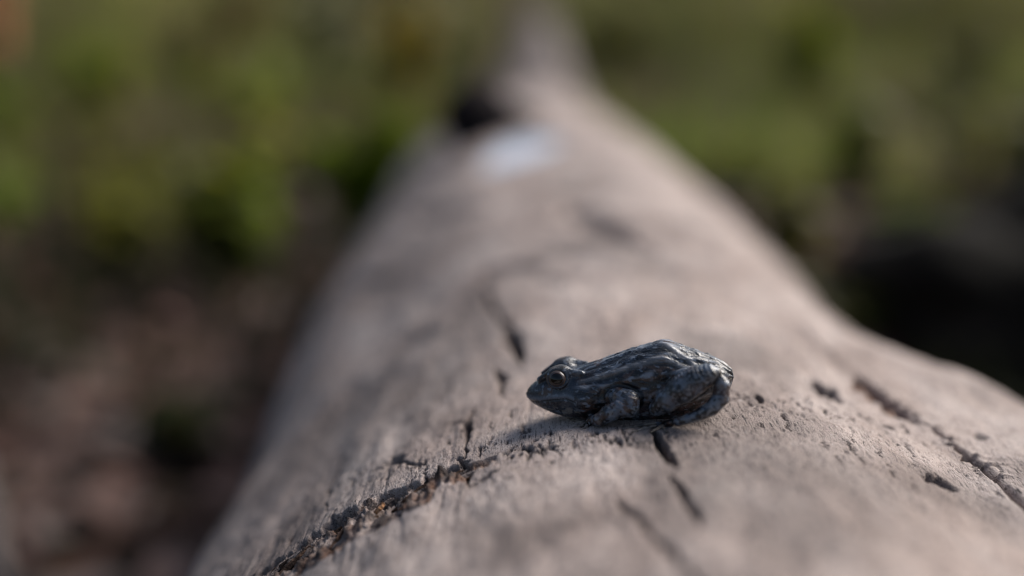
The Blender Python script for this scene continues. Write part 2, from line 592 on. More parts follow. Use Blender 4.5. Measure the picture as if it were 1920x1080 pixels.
def mat_log():
    t = NT('weathered_log_wood', 0.78, 0.22)
    grain = t.noise((40, 17, 40), 1, 6, 0.62, 0.5)
    fine = t.noise((1000, 300, 1000), 1, 5, 0.68, 0.3)
    blot = t.noise((26, 16, 26), 1, 4, 0.6, 0.5)
    c = t.ramp(grain, [(0.28, (0.28, 0.222, 0.198)), (0.45, (0.43, 0.355, 0.322)), (0.60, (0.54, 0.462, 0.428)), (0.75, (0.62, 0.555, 0.52))])
    warm = t.ramp(blot, [(0.42, (0, 0, 0)), (0.66, (1, 1, 1))])
    c = t.mix(t.math('MULTIPLY', warm, 0.5), c, (0.37, 0.285, 0.25))
    fx = t.ramp(fine, [(0.30, (1, 1, 1)), (0.46, (0, 0, 0))])
    c = t.mix(t.math('MULTIPLY', fx, 0.75), c, (0.10, 0.085, 0.085))
    tick = t.ramp(t.noise((2300, 130, 2300), 1, 3, 0.6, 0.3), [(0.37, (1, 1, 1)), (0.41, (0, 0, 0))])
    tmask = t.ramp(t.noise((120, 60, 120), 1, 3), [(0.42, (0, 0, 0)), (0.56, (1, 1, 1))])
    grit = t.ramp(t.noise((2400, 1000, 2400), 1, 3, 0.6), [(0.33, (1, 1, 1)), (0.40, (0, 0, 0))])
    c = t.mix(t.math('MULTIPLY', t.math('MULTIPLY', tick, tmask), 1.0), c, (0.05, 0.042, 0.045))
    c = t.mix(t.math('MULTIPLY', grit, 0.9), c, (0.06, 0.05, 0.052))
    spk = t.noise((1500, 500, 1500), 1, 2, 0.5)
    sx = t.ramp(spk, [(0.66, (0, 0, 0)), (0.74, (1, 1, 1))])
    c = t.mix(t.math('MULTIPLY', sx, 0.6), c, (0.66, 0.62, 0.60))
    c = t.mix(t.attr('pale'), c, (0.52, 0.59, 0.70))
    ru = t.ramp(t.noise((500, 160, 500), 1, 4), [(0.3, (0.09, 0.052, 0.040)), (0.50, (0.25, 0.13, 0.080)), (0.68, (0.36, 0.25, 0.19))])
    c = t.mix(t.attr('rust'), c, ru)
    c = t.mix(t.attr('stain_shade'), c, (0.030, 0.025, 0.026))
    t.color(c)
    b = t.bump(t.noise((130, 60, 130), 1, 6, 0.65), 0.6, 0.002)
    t.bump(fine, 1.0, 0.0010, b)
    return t.m


M_log = mat_log()
log_thing = empty('fallen_log', (0, 0, 0))
tag(log_thing, 'pale weathered barkless fallen log with dark cracks, carrying the frog', 'log')
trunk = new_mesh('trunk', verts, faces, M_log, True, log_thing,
                 {'stain_shade': attr_pad(stain_shade), 'rust': attr_pad(np.clip(rust, 0, 1)), 'pale': attr_pad(pale)})
# caps
capv = [(log_axis(ys[0]), ys[0] - 0.008, AX_Z)] + [tuple(verts[j]) for j in range(0, NTH, 4)]
capf = [(0, 1 + (j + 1) % (len(capv) - 1), 1 + j) for j in range(len(capv) - 1)]
for nm, off, flip in (('sawn_end', 0, False), ('broken_end', (NY - 1) * NTH, True)):
    rows = [verts[off + j] for j in range(0, NTH, 4)]
    cy = ys[0] - 0.006 if not flip else ys[-1] + 0.03
    cv = np.array([[float(log_axis(rows[0][1])), cy, float(log_az(rows[0][1]))]] + [list(r) for r in rows])
    cf = [((0, 1 + (j + 1) % len(rows), 1 + j) if not flip else (0, 1 + j, 1 + (j + 1) % len(rows))) for j in range(len(rows))]
    new_mesh(nm, cv, cf, M_log, False, log_thing, {'stain_shade': np.full(len(cv), 0.2), 'rust': np.zeros(len(cv)), 'pale': np.zeros(len(cv))})


# ---- tube helper
def tube(pts, rads, seg=10, rough=0.0, seed=0):
    pts = np.asarray(pts, float)
    V, Fc = [], []
    n = len(pts)
    ref = np.array([0.31, 0.2, 0.93])
    r = np.random.default_rng(seed)
    for i in range(n):
        tng = pts[min(i + 1, n - 1)] - pts[max(i - 1, 0)]
        tng /= np.linalg.norm(tng) + 1e-12
        a = np.cross(tng, ref)
        a /= np.linalg.norm(a) + 1e-12
        b = np.cross(tng, a)
        for k in range(seg):
            an = 2 * math.pi * k / seg
            rr = rads[i] * (1 + rough * r.normal())
            V.append(pts[i] + (a * math.cos(an) + b * math.sin(an)) * rr)
    for i in range(n - 1):
        for k in range(seg):
            k2 = (k + 1) % seg
            Fc.append((i * seg + k, i * seg + k2, (i + 1) * seg + k2, (i + 1) * seg + k))
    Fc.append(tuple(range(seg))[::-1])
    Fc.append(tuple((n - 1) * seg + k for k in range(seg)))
    return np.array(V), Fc


# dark broken limb stub behind the pale scar
def mat_dark(name, c0_, c1_, sc=60):
    t = NT(name, 0.9, 0.12)
    a = t.noise((sc, sc, sc), 1, 5, 0.6)
    t.color(t.ramp(a, [(0.3, c0_), (0.7, c1_)]))
    t.bump(a, 0.8, 0.004)
    return t.m


M_char = mat_dark('dark_rotten_wood', (0.006, 0.005, 0.006), (0.022, 0.017, 0.017))
sy_, st_, sp_ = pix2log(940, 250)
nv = np.array([math.sin(st_), 0, math.cos(st_)])
axd = nv * 0.8 + np.array([-0.75, 0.25, 0.2])
axd /= np.linalg.norm(axd)
spts = [sp_ - nv * 0.012 + axd * s for s in (0, 0.016, 0.030, 0.044, 0.054)]
sv, sf = tube(spts, [0.034, 0.028, 0.024, 0.021, 0.013], 18, 0.10, 4)
new_mesh('limb_stub', sv, sf, M_char, True, log_thing)

# splinters of dark bark and one fresh chip in the torn groove
M_spl = mat_dark('dark_bark_splinter', (0.012, 0.009, 0.008), (0.16, 0.095, 0.066), 500)
M_spl2 = mat_dark('grey_splinter', (0.10, 0.08, 0.075), (0.30, 0.25, 0.23), 500)
M_chip = mat_dark('fresh_wood_chip', (0.45, 0.22, 0.11), (0.62, 0.36, 0.20), 700)


def shard(name, px, py, length, width, thick, az, mat, lift=0.0004, tilt=0.15, seed=0):
    y0, t0, p0 = pix2log(px, py)
    n = np.array([math.sin(t0), 0, math.cos(t0)])
    e = np.array([math.cos(t0), 0, -math.sin(t0)])
    f_ = np.array([0, 1.0, 0])
    ax = e * math.cos(az) + f_ * math.sin(az) + n * tilt
    ax /= np.linalg.norm(ax)
    sd = np.cross(n, ax)
    sd /= np.linalg.norm(sd)
    up = np.cross(ax, sd)
    r = np.random.default_rng(seed + 900)
    V, Fc = [], []
    st = [-.5, -.3, -.05, .2, .4, .5]
    wd = [.25, .8, 1, .85, .5, .12]
    for s, w in zip(st, wd):
        c = p0 + n * (lift - 0.0012) + ax * (s * length) + sd * r.normal(0, 0.1) * width
        for (a, b) in ((-1, -.4), (-.6, .7), (.5, .9), (1, -.2), (0, -.9)):
            V.append(c + sd * a * w * width * .5 * r.uniform(.75, 1.2) + up * b * thick * .5 * (0.5 + 0.5 * w) * r.uniform(.7, 1.3))
    for i in range(len(st) - 1):
        for k in range(5):
            Fc.append((i * 5 + k, i * 5 + (k + 1) % 5, (i + 1) * 5 + (k + 1) % 5, (i + 1) * 5 + k))
    Fc.append((4, 3, 2, 1, 0))
    Fc.append(tuple(25 + k for k in range(5)))
    return new_mesh(name, np.array(V), Fc, mat, False, log_thing)


r3 = np.random.default_rng(5)
line = np.array([(500, 1070), (545, 1042), (610, 996), (690, 958), (770, 926), (830, 896), (868, 884)], float)
for k in range(64):
    u = r3.uniform(0, 1)
    px = np.interp(u * 6, range(7), line[:, 0])
    py = np.interp(u * 6, range(7), line[:, 1])
    py += r3.uniform(-3, 38) * math.sin(math.pi * (0.1 + 0.85 * u))
    dy0 = r3.normal(0.12, 0.35)
    shard('bark_splinter', px, py, r3.uniform(0.003, 0.012), r3.uniform(0.0006, 0.0026), r3.uniform(0.0006, 0.0014),
          math.radians(20) + dy0, M_spl if r3.random() < 0.55 else M_spl2, r3.uniform(-0.0002, 0.0010), r3.uniform(-0.1, 0.25), k)
oc = shard('wood_chip', 714, 955, 0.0030, 0.0016, 0.0010, 0.5, M_chip, 0.0014, 0.3, 77)
oc['label'] = 'small fresh orange wood chip lodged in the groove'

# ------------------------------------------------------------------ frog
_, _, O = pix2log(1180, 776)
FYAW = R_(-11)             # nose (local -X) swings away from the camera
ca, sa = math.cos(FYAW), math.sin(FYAW)
FX = np.array([ca, sa, 0.0])           # local +X = tail
FY = np.array([-sa, ca, 0.0])          # local +Y = far flank
FZ = np.array([0, 0, 1.0])
frog = empty('frog', O, FYAW)
tag(frog, 'small dark mottled frog crouching sideways on the pale log', 'frog')


def to_local(Pw):
    d = (np.asarray(Pw) - O) / U
    return np.array([d @ FX, d @ FY, d @ FZ])


def P(px, py, yl):
    """frog-local point (photo-pixel units) seen at a pixel, on the plane a given lateral distance from the midline"""
    d = ray(px, py)
    t = ((O - CAM) @ FY + yl * U) / (d @ FY)
    return to_local(CAM + d * t)


def Gd(px, py, lift=0.0):
    y0, t0, p0 = pix2log(px, py)
    return to_local(p0 + np.array([math.sin(t0), 0, math.cos(t0)]) * lift * U)


VOX = 1.25
xs_ = np.arange(-215, 215, VOX, dtype=np.float32)
ys_ = np.arange(-128, 128, VOX, dtype=np.float32)
zs_ = np.arange(-32, 160, VOX, dtype=np.float32)
ELEV = R_(16.8)
ce, se = math.cos(ELEV), math.sin(ELEV)
# silhouette stations of head and body: photo x, top y, bottom y, half width
ST = [(987.5, 735.5, 739, 2), (990, 729, 745, 9), (995, 721, 751, 17), (1005, 712.5, 757.5, 27), (1020, 703, 765, 37), (1040, 697, 773, 46),
      (1060, 691, 779, 52), (1085, 685, 785, 56), (1104, 680, 788, 57), (1130, 672, 791, 58), (1152, 664, 793, 60), (1177, 654.5, 794, 63),
      (1201, 647.5, 794, 65), (1225, 642, 793, 65), (1240, 639.5, 791, 64), (1256, 641, 789, 61), (1273, 646.5, 785, 57), (1309, 659, 774, 48), (1345, 673, 758, 35), (1362, 683, 742, 24),
      (1371, 694, 724, 10), (1374, 702, 715, 2)]
sx, sz, sh, sw = [], [], [], []
for (px, ty, by, w) in ST:
    a = P(px, (ty + by) / 2, 0)
    H = (by - ty) / 2
    h = math.sqrt(max(H * H - (w * se) ** 2, (0.75 * H) ** 2)) / ce
    sx.append(a[0]); sz.append(a[2]); sh.append(h); sw.append(w)
sx = np.array(sx)


def smooth_interp(vals, sig=4.0):
    fine = np.arange(sx[0] - 30, sx[-1] + 30, 1.0)
    v = np.interp(fine, sx, vals)
    k = np.exp(-0.5 * (np.arange(-14, 15) / sig) ** 2)
    k /= k.sum()
    vs = np.convolve(np.pad(v, 14, mode='edge'), k, 'valid')
    edge = np.minimum(np.abs(fine - sx[0]), np.abs(fine - sx[-1]))
    b = sstep(4, 18, edge)
    return lambda q: np.interp(q, fine, vs * b + v * (1 - b))


i_z, i_h, i_w = smooth_interp(sz), smooth_interp(sh), smooth_interp(sw)
X3, Y3, Z3 = np.meshgrid(xs_, ys_, zs_, indexing='ij')
zc, hh, ww = i_z(xs_)[:, None, None], i_h(xs_)[:, None, None], i_w(xs_)[:, None, None]
outx = np.maximum(np.maximum(sx[0] - xs_, xs_ - sx[-1]), 0)[:, None, None]
hh = np.maximum(hh, 1.0); ww = np.maximum(ww, 1.0)
dz_ = (Z3 - zc) / hh
ex = np.where(dz_ > 0, 2.15, 2.5)
q = (np.abs(Y3 / ww) ** ex + np.abs(dz_) ** ex) ** (1 / ex)
f = ((q - 1) * np.minimum(hh, ww) * 0.9 + outx * 1.2).astype(np.float32)
del q, dz_, ex


def block(lo, hi):
    def sl(ax, a, b):
        i0 = max(int(np.searchsorted(ax, a)) - 1, 0)
        i1 = min(int(np.searchsorted(ax, b)) + 1, len(ax))
        return slice(i0, i1)
    return sl(xs_, lo[0], hi[0]), sl(ys_, lo[1], hi[1]), sl(zs_, lo[2], hi[2])


def smin(a, b, k):
    h = np.clip(0.5 + 0.5 * (b - a) / k, 0, 1)
    return b + (a - b) * h - k * h * (1 - h)


def cone(a, b, ra, rb, k=6.0, sub=False):
    """round cone from a to b, smoothly joined (or cut)"""
    global f
    a, b = np.asarray(a, float), np.asarray(b, float)
    m = max(ra, rb) + k * 2 + 4
    S = block(np.minimum(a, b) - m, np.maximum(a, b) + m)
    x, y, z = X3[S], Y3[S], Z3[S]
    ab = b - a
    L2 = max(ab @ ab, 1e-6)
    t = np.clip(((x - a[0]) * ab[0] + (y - a[1]) * ab[1] + (z - a[2]) * ab[2]) / L2, 0, 1)
    d = np.sqrt((x - a[0] - t * ab[0]) ** 2 + (y - a[1] - t * ab[1]) ** 2 + (z - a[2] - t * ab[2]) ** 2) - (ra + (rb - ra) * t)
    f[S] = -smin(-f[S], d, k) if sub else smin(f[S], d, k)


def chain(pts, rs, k=6.0, k0=None):
    for i in range(len(pts) - 1):
        cone(pts[i], pts[i + 1], rs[i], rs[i + 1], k if (i or k0 is None) else k0)


def ball(c, r, k=6, sub=False):
    cone(c, np.asarray(c) + np.array([0.01, 0, 0]), r, r, k, sub)


def mir(p):
    return np.array([p[0], -p[1], p[2]])


# eyes: raised brows, sockets, lid rims
EYE = P(1045.5, 710.5, -41)
ER = 17.5
EAX = np.array([0.06, -0.95, 0.29]); EAX /= np.linalg.norm(EAX)
for s in (1, -1):
    def mm(p):
        p = np.asarray(p, float)
        return p if s == 1 else mir(p)
    ball(mm(EYE + np.array([3, 12, 2])), 22, 9)
    ball(mm(EYE + np.array([7, 8, 9])), 14, 6)
    # brow ridge from nostril to behind the eye
    cone(mm(EYE + np.array([-38, 20, -8])), mm(EYE + np.array([-12, 10, 10])), 5, 7, 8)
    cone(mm(EYE + np.array([12, 8, 14])), mm(EYE + np.array([42, 8, 12])), 8, 5, 8)
    ball(mm(EYE + EAX * 2.0), ER + 1.0, 2.0, True)
    e1 = np.cross(EAX, [0, 0, 1.0]); e1 /= np.linalg.norm(e1)
    e2 = np.cross(e1, EAX)
    prev = None
    for k in range(17):                                   # lid rim
        an = 2 * math.pi * k / 16
        rr = 17.2
        c = EYE + EAX * (5.0 - 1.2 * math.sin(an)) + (e1 * math.cos(an) * rr * 1.05 + e2 * math.sin(an) * rr * 0.96)
        th_ = 3.0 + 1.3 * max(0, math.sin(an)) ** 2
        if prev is not None:
            cone(mm(prev[0]), mm(c), prev[1], th_, 2.5)
        prev = (c, th_)
    # tympanum region swelling and jaw corner
    ball(mm(P(1098, 748, -46)), 20, 18)
    # nostril
    ball(mm(P(1003.5, 722, -19)), 2.2, 1.5, True)

# shoulders and forelegs
def leg_front(pts, rs, fingers, s):
    g = (lambda p: p) if s == 1 else mir
    chain([g(p) for p in pts], rs, 4.0, 9.0)
    for fp in fingers:
        chain([g(p) for p in fp], [5.0] + [3.4, 3.0, 2.6, 3.0][:len(fp) - 1], 2.0)


sh_ = [P(1146, 742, -46), P(1163, 744, -66), P(1180, 751, -77), P(1181, 765, -82)]
chain(sh_, [17, 17, 18.5, 17], 4.0, 10)
wr = Gd(1108, 797, 9)
fa = [P(1181, 765, -82), P(1163, 766, -86), P(1142, 775, -88), P(1124, 787, -90), wr]
chain(fa, [17, 17, 16, 12, 8], 3.0)
fing = [[wr, Gd(1096, 802, 6), Gd(1078, 806, 3.5), Gd(1064, 809, 2.0)],
        [wr, Gd(1098, 797, 7), Gd(1084, 797, 5.5), Gd(1072, 800, 2.0)],
        [wr, Gd(1104, 806, 6), Gd(1093, 811, 4), Gd(1082, 815, 2.0)],
        [wr, Gd(1108, 790, 7), Gd(1099, 788, 5), Gd(1092, 789, 2)]]
for fg in fing:
    chain(fg, [5.5, 3.5, 3.0, 2.7], 2.5)
# far foreleg (mirrored, mostly hidden)
shm = [mir(p) for p in sh_]
chain(shm, [17, 17, 18, 16], 4, 10)


def far_ground(p, lift):
    """mirror a point to the far side and set it on the log there"""
    m = mir(p)
    w = O + (FX * m[0] + FY * m[1]) * U
    dx = w[0] - float(log_axis(w[1]))
    r = float(log_r(w[1], math.asin(max(-0.99, min(0.99, dx / R0)))))
    m[2] = (AX_Z + math.sqrt(max(r * r - dx * dx, 0)) - O[2]) / U + lift
    return m


wrm = far_ground(wr, 9)
chain([shm[-1], mir(fa[1]), mir(fa[2]), mir(fa[3]), wrm], [16, 16, 15, 11, 8], 3)
for fg in fing:
    chain([wrm] + [far_ground(p, 3) for p in fg[1:]], [5.5, 3.2, 2.5, 2.3], 2.5)

# hind legs: thigh folded forward, shank over it, heel at the rear, foot forward
th1 = [P(1335, 712, -26), P(1290, 722, -58), P(1240, 756, -76)]
shk = [P(1231, 766, -84), P(1250, 752, -87), P(1277, 731, -88), P(1304, 713, -87), P(1327, 702, -84), P(1341, 703, -80)]
tar = [P(1346, 706, -80), P(1354, 724, -86), P(1351, 746, -92), P(1335, 765, -97), P(1305, 780, -100), P(1272, 791, -102)]
ank = Gd(1248, 800, 6)
toes = [[ank, Gd(1226, 803, 4), Gd(1203, 808, 3.5), Gd(1188, 813, 2.5), Gd(1180, 819, 2)],
        [ank, Gd(1243, 804, 4), Gd(1246, 809, 3), Gd(1252, 815, 2)],
        [ank, Gd(1228, 799, 5), Gd(1205, 801, 4), Gd(1180, 804, 2.5), Gd(1160, 806, 2)],
        [ank, Gd(1236, 806, 4), Gd(1222, 812, 3), Gd(1212, 818, 2)]]
for s in (1, -1):
    g = (lambda p: np.asarray(p)) if s == 1 else mir
    if s == -1:                     # far leg tucked lower, hidden behind the rump
        g = lambda p: np.array([p[0] - 14, -p[1] * 0.80, p[2] - 20])
    chain([g(p) for p in th1], [30, 31, 17], 4, 6)
    chain([g(p) for p in shk], [14, 21, 26, 25.5, 20, 15], 1.5, 1.5)
    chain([g(p) for p in tar], [12, 15, 15.5, 14, 10.5, 7.5], 0.8, 0.8)
    if s == 1:
        chain([tar[-1], ank], [8, 5.5], 2)
        for tp in toes:
            chain(tp, [4.8, 3.2, 2.8, 2.5, 2.6][:len(tp)], 1.5)
    else:
        am = far_ground(ank, 6)
        chain([g(tar[-1]), am], [8, 5.5], 2)
        for tp in toes:
            chain([am] + [far_ground(p, 2.5) for p in tp[1:]], [4.6, 2.8, 2.4, 2.1, 2.3][:len(tp)], 1.5)


def surface_nets(f):
    nx, ny, nz = f.shape
    ins = f < 0
    c = np.zeros((nx - 1, ny - 1, nz - 1), np.int8)
    for dx in (0, 1):
        for dy in (0, 1):
            for dz in (0, 1):
                c += ins[dx:nx - 1 + dx, dy:ny - 1 + dy, dz:nz - 1 + dz]
    act = (c > 0) & (c < 8)
    ai = np.argwhere(act)
    vid = np.full(act.shape, -1, np.int64)
    vid[act] = np.arange(len(ai))
    acc = np.zeros((len(ai), 3))
    cnt = np.zeros(len(ai))
    corners = [(dx, dy, dz) for dx in (0, 1) for dy in (0, 1) for dz in (0, 1)]
    for a in corners:
        for ax in range(3):
            if a[ax]:
                continue
            b = list(a); b[ax] = 1
            fa_ = f[ai[:, 0] + a[0], ai[:, 1] + a[1], ai[:, 2] + a[2]]
            fb_ = f[ai[:, 0] + b[0], ai[:, 1] + b[1], ai[:, 2] + b[2]]
            m = (fa_ < 0) != (fb_ < 0)
            t = np.where(m, fa_ / np.where(m, fa_ - fb_, 1), 0)
            p = np.array(a, float)[None] + t[:, None] * (np.array(b) - np.array(a))[None]
            acc[m] += p[m]
            cnt[m] += 1
    V = ai + acc / cnt[:, None]
    quads = []
    for ax in range(3):
        o1, o2 = (ax + 1) % 3, (ax + 2) % 3
        s0 = [slice(1, -1)] * 3; s0[ax] = slice(0, -1)
        s1 = [slice(1, -1)] * 3; s1[ax] = slice(1, None)
        A, B = ins[tuple(s0)], ins[tuple(s1)]
        e = np.argwhere(A != B)
        pos = e.copy(); pos[:, o1] += 1; pos[:, o2] += 1
        flip = A[tuple(e.T)]

        def cid(d1, d2):
            p = pos.copy(); p[:, o1] -= d1; p[:, o2] -= d2
            return vid[p[:, 0], p[:, 1], p[:, 2]]
        qd = np.stack([cid(1, 1), cid(0, 1), cid(0, 0), cid(1, 0)], 1)
        qd[~flip] = qd[~flip][:, ::-1]
        quads.append(qd)
    return V, np.concatenate(quads)


fv, ff = surface_nets(f)
fv = fv * VOX + np.array([xs_[0], ys_[0], zs_[0]])
ff = ff[(ff >= 0).all(1)]
del f, X3, Y3, Z3
body = new_mesh('body', fv, ff, None, True, frog)
me = body.data
nrm = np.zeros(len(fv) * 3, np.float32)
me.vertices.foreach_get('normal', nrm)
nrm = nrm.reshape(-1, 3)
# relax the net a little
fe = np.concatenate([ff[:, [0, 1]], ff[:, [1, 2]], ff[:, [2, 3]], ff[:, [3, 0]]])
deg = np.bincount(fe.ravel(), minlength=len(fv)).astype(float)
for it in range(3):
    acc = np.zeros_like(fv)
    for k in range(3):
        acc[:, k] = np.bincount(fe[:, 0], fv[fe[:, 1], k], len(fv)) + np.bincount(fe[:, 1], fv[fe[:, 0], k], len(fv))
    fv = fv * 0.5 + 0.5 * acc / np.maximum(deg, 1)[:, None]

# region masks in frog space
x, y, z = fv.T
ay = np.abs(y)
phi = np.degrees(np.arctan2(ay / np.maximum(i_w(x), 4), (z - i_z(x)) / np.maximum(i_h(x), 4)))   # 0 top, 90 side
qn = np.sqrt((ay / np.maximum(i_w(x), 4)) ** 2 + ((z - i_z(x)) / np.maximum(i_h(x), 4)) ** 2)


def seg_d(pts, rs):
    best = np.full(len(fv), 1e9)
    src = fv.copy(); src[:, 1] = -ay
    for a, b, ra, rb in zip(pts[:-1], pts[1:], rs[:-1], rs[1:]):
        ab = b - a
        t = np.clip(((src - a) @ ab) / max(ab @ ab, 1e-6), 0, 1)
        d = np.linalg.norm(src - a - t[:, None] * ab, axis=1) - (ra + (rb - ra) * t)
        best = np.minimum(best, d)
    return best


on_shank = 1 - sstep(0, 4, seg_d(shk, [14, 20, 25, 24.5, 20, 15]))
on_tars = 1 - sstep(0, 4, seg_d(tar, [12, 16, 16.5, 15, 11, 8]))
on_arm = 1 - sstep(0, 4, seg_d(sh_ + fa, [17, 17, 18.5, 17, 17, 17, 16, 12, 8]))
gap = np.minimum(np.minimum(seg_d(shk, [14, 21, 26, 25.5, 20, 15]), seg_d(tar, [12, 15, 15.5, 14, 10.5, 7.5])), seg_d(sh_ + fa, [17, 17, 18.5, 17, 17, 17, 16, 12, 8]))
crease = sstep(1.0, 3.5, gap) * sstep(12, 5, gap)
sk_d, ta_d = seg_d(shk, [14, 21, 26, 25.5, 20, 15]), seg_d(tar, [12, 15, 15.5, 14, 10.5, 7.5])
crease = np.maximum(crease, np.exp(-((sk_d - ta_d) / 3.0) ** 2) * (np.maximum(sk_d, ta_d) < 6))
on_limb = np.clip(on_shank + on_tars + on_arm, 0, 1)
is_body = (1 - on_limb)
back = is_body * sstep(120, 70, phi) * sstep(-110, -70, x)
head = sstep(-78, -100, x)
disp_f = np.zeros(len(fv))
W3 = np.stack([x, ay + 0.0, z], 1)
warp = fbm(W3 * np.array([0.012, 0.02, 0.02]), 2, 301) * 12
# long skin folds along the back and flanks
fold = np.sin(np.radians(phi + warp * 0.9) * 12.5)
fold = np.sign(fold) * np.abs(fold) ** 0.8
amp = 0.55 + 0.75 * pn(np.stack([x * 0.035, phi * 0.06, x * 0], 1), 303)
disp_f += back * fold * np.clip(amp, 0.05, 1.5) * 1.8
# dorsolateral fold
dl = np.interp(x, [-80, -30, 30, 60, 130], [52, 50, 46, 44, 60])
ridge = np.exp(-((phi - dl) / 4.5) ** 2) * sstep(-100, -70, x) * sstep(170, 120, x) * is_body
disp_f += ridge * 2.6
# sacral edge: oblique crease from the hump down to the hip
ob = np.exp(-(((x - 62) * 0.55 - (phi - 12)) / 6.0) ** 2) * sstep(40, 60, x) * sstep(150, 110, x) * is_body
disp_f += ob * 2.2
# warts and fine grain
w1 = pn(np.stack([x * 0.055, ay * 0.17, z * 0.17], 1), 311)
disp_f += is_body * (0.35 + 0.65 * back) * sstep(0.15, 0.6, w1) * 1.0 * (1 - 0.75 * head)
w2 = pn(W3 * 0.34, 312)
disp_f += sstep(0.1, 0.6, w2) * (0.40 - 0.25 * head)
disp_f += fbm(W3 * 0.55, 2, 313) * 0.22
# wrinkles across the shank and upper arm
kn, hl = shk[0], shk[-1]
axs = (hl - kn) / np.linalg.norm(hl - kn)
ts = ((np.stack([x, -ay, z], 1) - kn) @ axs)
disp_f += on_shank * np.sin(ts * 0.85 + warp * 0.25) * 0.55 * sstep(0.0, 0.5, nrm[:, 2]) * sstep(30, 60, ts)
disp_f += on_arm * np.sin((z * 0.8 + x * 0.3) * 0.9) * 0.6 * sstep(0.0, 0.6, nrm[:, 2]) * (x > -40)
# mouth line
ml = [P(989, 748, -8), P(996, 752, -20), P(1012, 752.5, -33), P(1035, 750, -45), P(1062, 748, -52), P(1082, 754, -55)]
mlx = np.array([p[0] for p in ml]); mlz = np.array([p[2] for p in ml])
md = np.abs(z - np.interp(x, mlx, mlz))
mouth = np.exp(-(md / 1.6) ** 2) * (x < mlx[-1]) * (qn < 1.3)
disp_f -= mouth * 1.3
lip = np.exp(-((z - np.interp(x, mlx, mlz) - 6) / 4.5) ** 2) * (x < mlx[-1] - 4) * (qn < 1.3)
disp_f += lip * 0.9
disp_f -= crease * 2.6
fv = fv + nrm * disp_f[:, None]

# pigmentation, plus lit limbs, fold highlights and limb gap shade painted in
c = np.tile(np.array([0.028, 0.040, 0.060]), (len(fv), 1))


def lay(mask, col, k=1.0):
    global c
    m = np.clip(mask * k, 0, 1)[:, None]
    c = c * (1 - m) + np.array(col) * m


big = fbm(W3 * 0.022, 3, 401)
lay(sstep(0.05, 0.5, big), (0.075, 0.042, 0.029), 0.85)                    # brown cast
lay(is_body * sstep(-5, -40, z - i_z(x)) * sstep(-0.5, 0.4, big), (0.12, 0.055, 0.038), 0.7)
blk = fbm(W3 * np.array([0.035, 0.06, 0.06]), 3, 403)
lay(sstep(0.08, 0.42, blk) * (1 - 0.35 * head), (0.005, 0.0055, 0.008), 0.95)
fl = fbm(W3 * np.array([0.09, 0.13, 0.13]), 2, 405)
lay(sstep(0.26, 0.46, fl), (0.17, 0.205, 0.26), 0.85)
fl2 = pn(W3 * 0.30, 407)
lay(sstep(0.35, 0.7, fl2) * (1 - 0.5 * head), (0.22, 0.20, 0.185), 0.6)
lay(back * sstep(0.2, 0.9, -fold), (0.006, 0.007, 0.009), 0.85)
lay(ridge * sstep(-0.3, 0.3, pn(np.stack([x * 0.05, x * 0, y * 0], 1), 409)), (0.30, 0.29, 0.29), 0.8)
# bars on the limbs
bars = np.sin(ts * 0.135 + 0.9 + 0.6 * pn(W3 * 0.05, 411))
lay(on_shank * sstep(0.25, 0.75, bars), (0.010, 0.009, 0.010), 0.8)
lay(on_shank * sstep(0.2, 0.8, -bars), (0.15, 0.165, 0.19), 0.55)
tb = np.sin(z * 0.16 + x * 0.03 + 1.2 * pn(W3 * 0.06, 413))
lay(on_tars * sstep(0.2, 0.7, tb), (0.20, 0.215, 0.23), 0.65)
lay(on_tars * sstep(0.2, 0.7, -tb), (0.012, 0.011, 0.012), 0.7)
ab_ = np.sin((x - 0.5 * z) * 0.16 + 2.2)
lay(on_arm * sstep(0.45, 0.8, ab_), (0.008, 0.008, 0.010), 0.85)
lay(on_arm * sstep(0.2, 0.7, fbm(W3 * 0.08, 2, 415)), (0.25, 0.22, 0.20), 0.6)
lay(on_arm * sstep(0.1, 0.5, fbm(W3 * 0.05, 2, 417)) * sstep(30, -5, z), (0.12, 0.06, 0.045), 0.7)
# face
lay(lip * head, (0.15, 0.185, 0.24), 0.8)
lay(mouth, (0.006, 0.006, 0.007), 0.7)
thr = head * sstep(-8, -22, z - np.interp(x, mlx, mlz)) + sstep(-60, -100, x) * sstep(-12, -30, z - i_z(x))
lay(np.clip(thr, 0, 1) * sstep(0.0, 0.3, fbm(W3 * 0.10, 2, 419)), (0.25, 0.225, 0.20), 0.65)
lay(head * np.exp(-((x - EYE[0] + 8) / 26) ** 2) * sstep(8, 26, z - EYE[2]) * 0.5, (0.10, 0.085, 0.06))
tm = P(1105, 713, -52)
lay(np.exp(-(((x - tm[0]) / 11) ** 2 + ((z - tm[2]) / 15) ** 2)) * is_body, (0.008, 0.009, 0.012), 0.85)
heel = shk[-1]
lay(np.exp(-(((x - heel[0] - 10) / 7) ** 2 + ((z - heel[2] + 2) / 12) ** 2)) * on_limb, (0.22, 0.13, 0.05), 0.6)
dig = np.zeros(len(fv))
src = fv.copy()
for ch_ in fing + toes:
    for a, b in zip(ch_[1:-1], ch_[2:]):
        ab = b - a
        t = np.clip(((src - a) @ ab) / (ab @ ab), 0, 1)
        dig = np.maximum(dig, 1 - sstep(4, 6, np.linalg.norm(src - a - t[:, None] * ab, axis=1)))
lay(dig, (0.26, 0.215, 0.17), 0.7)

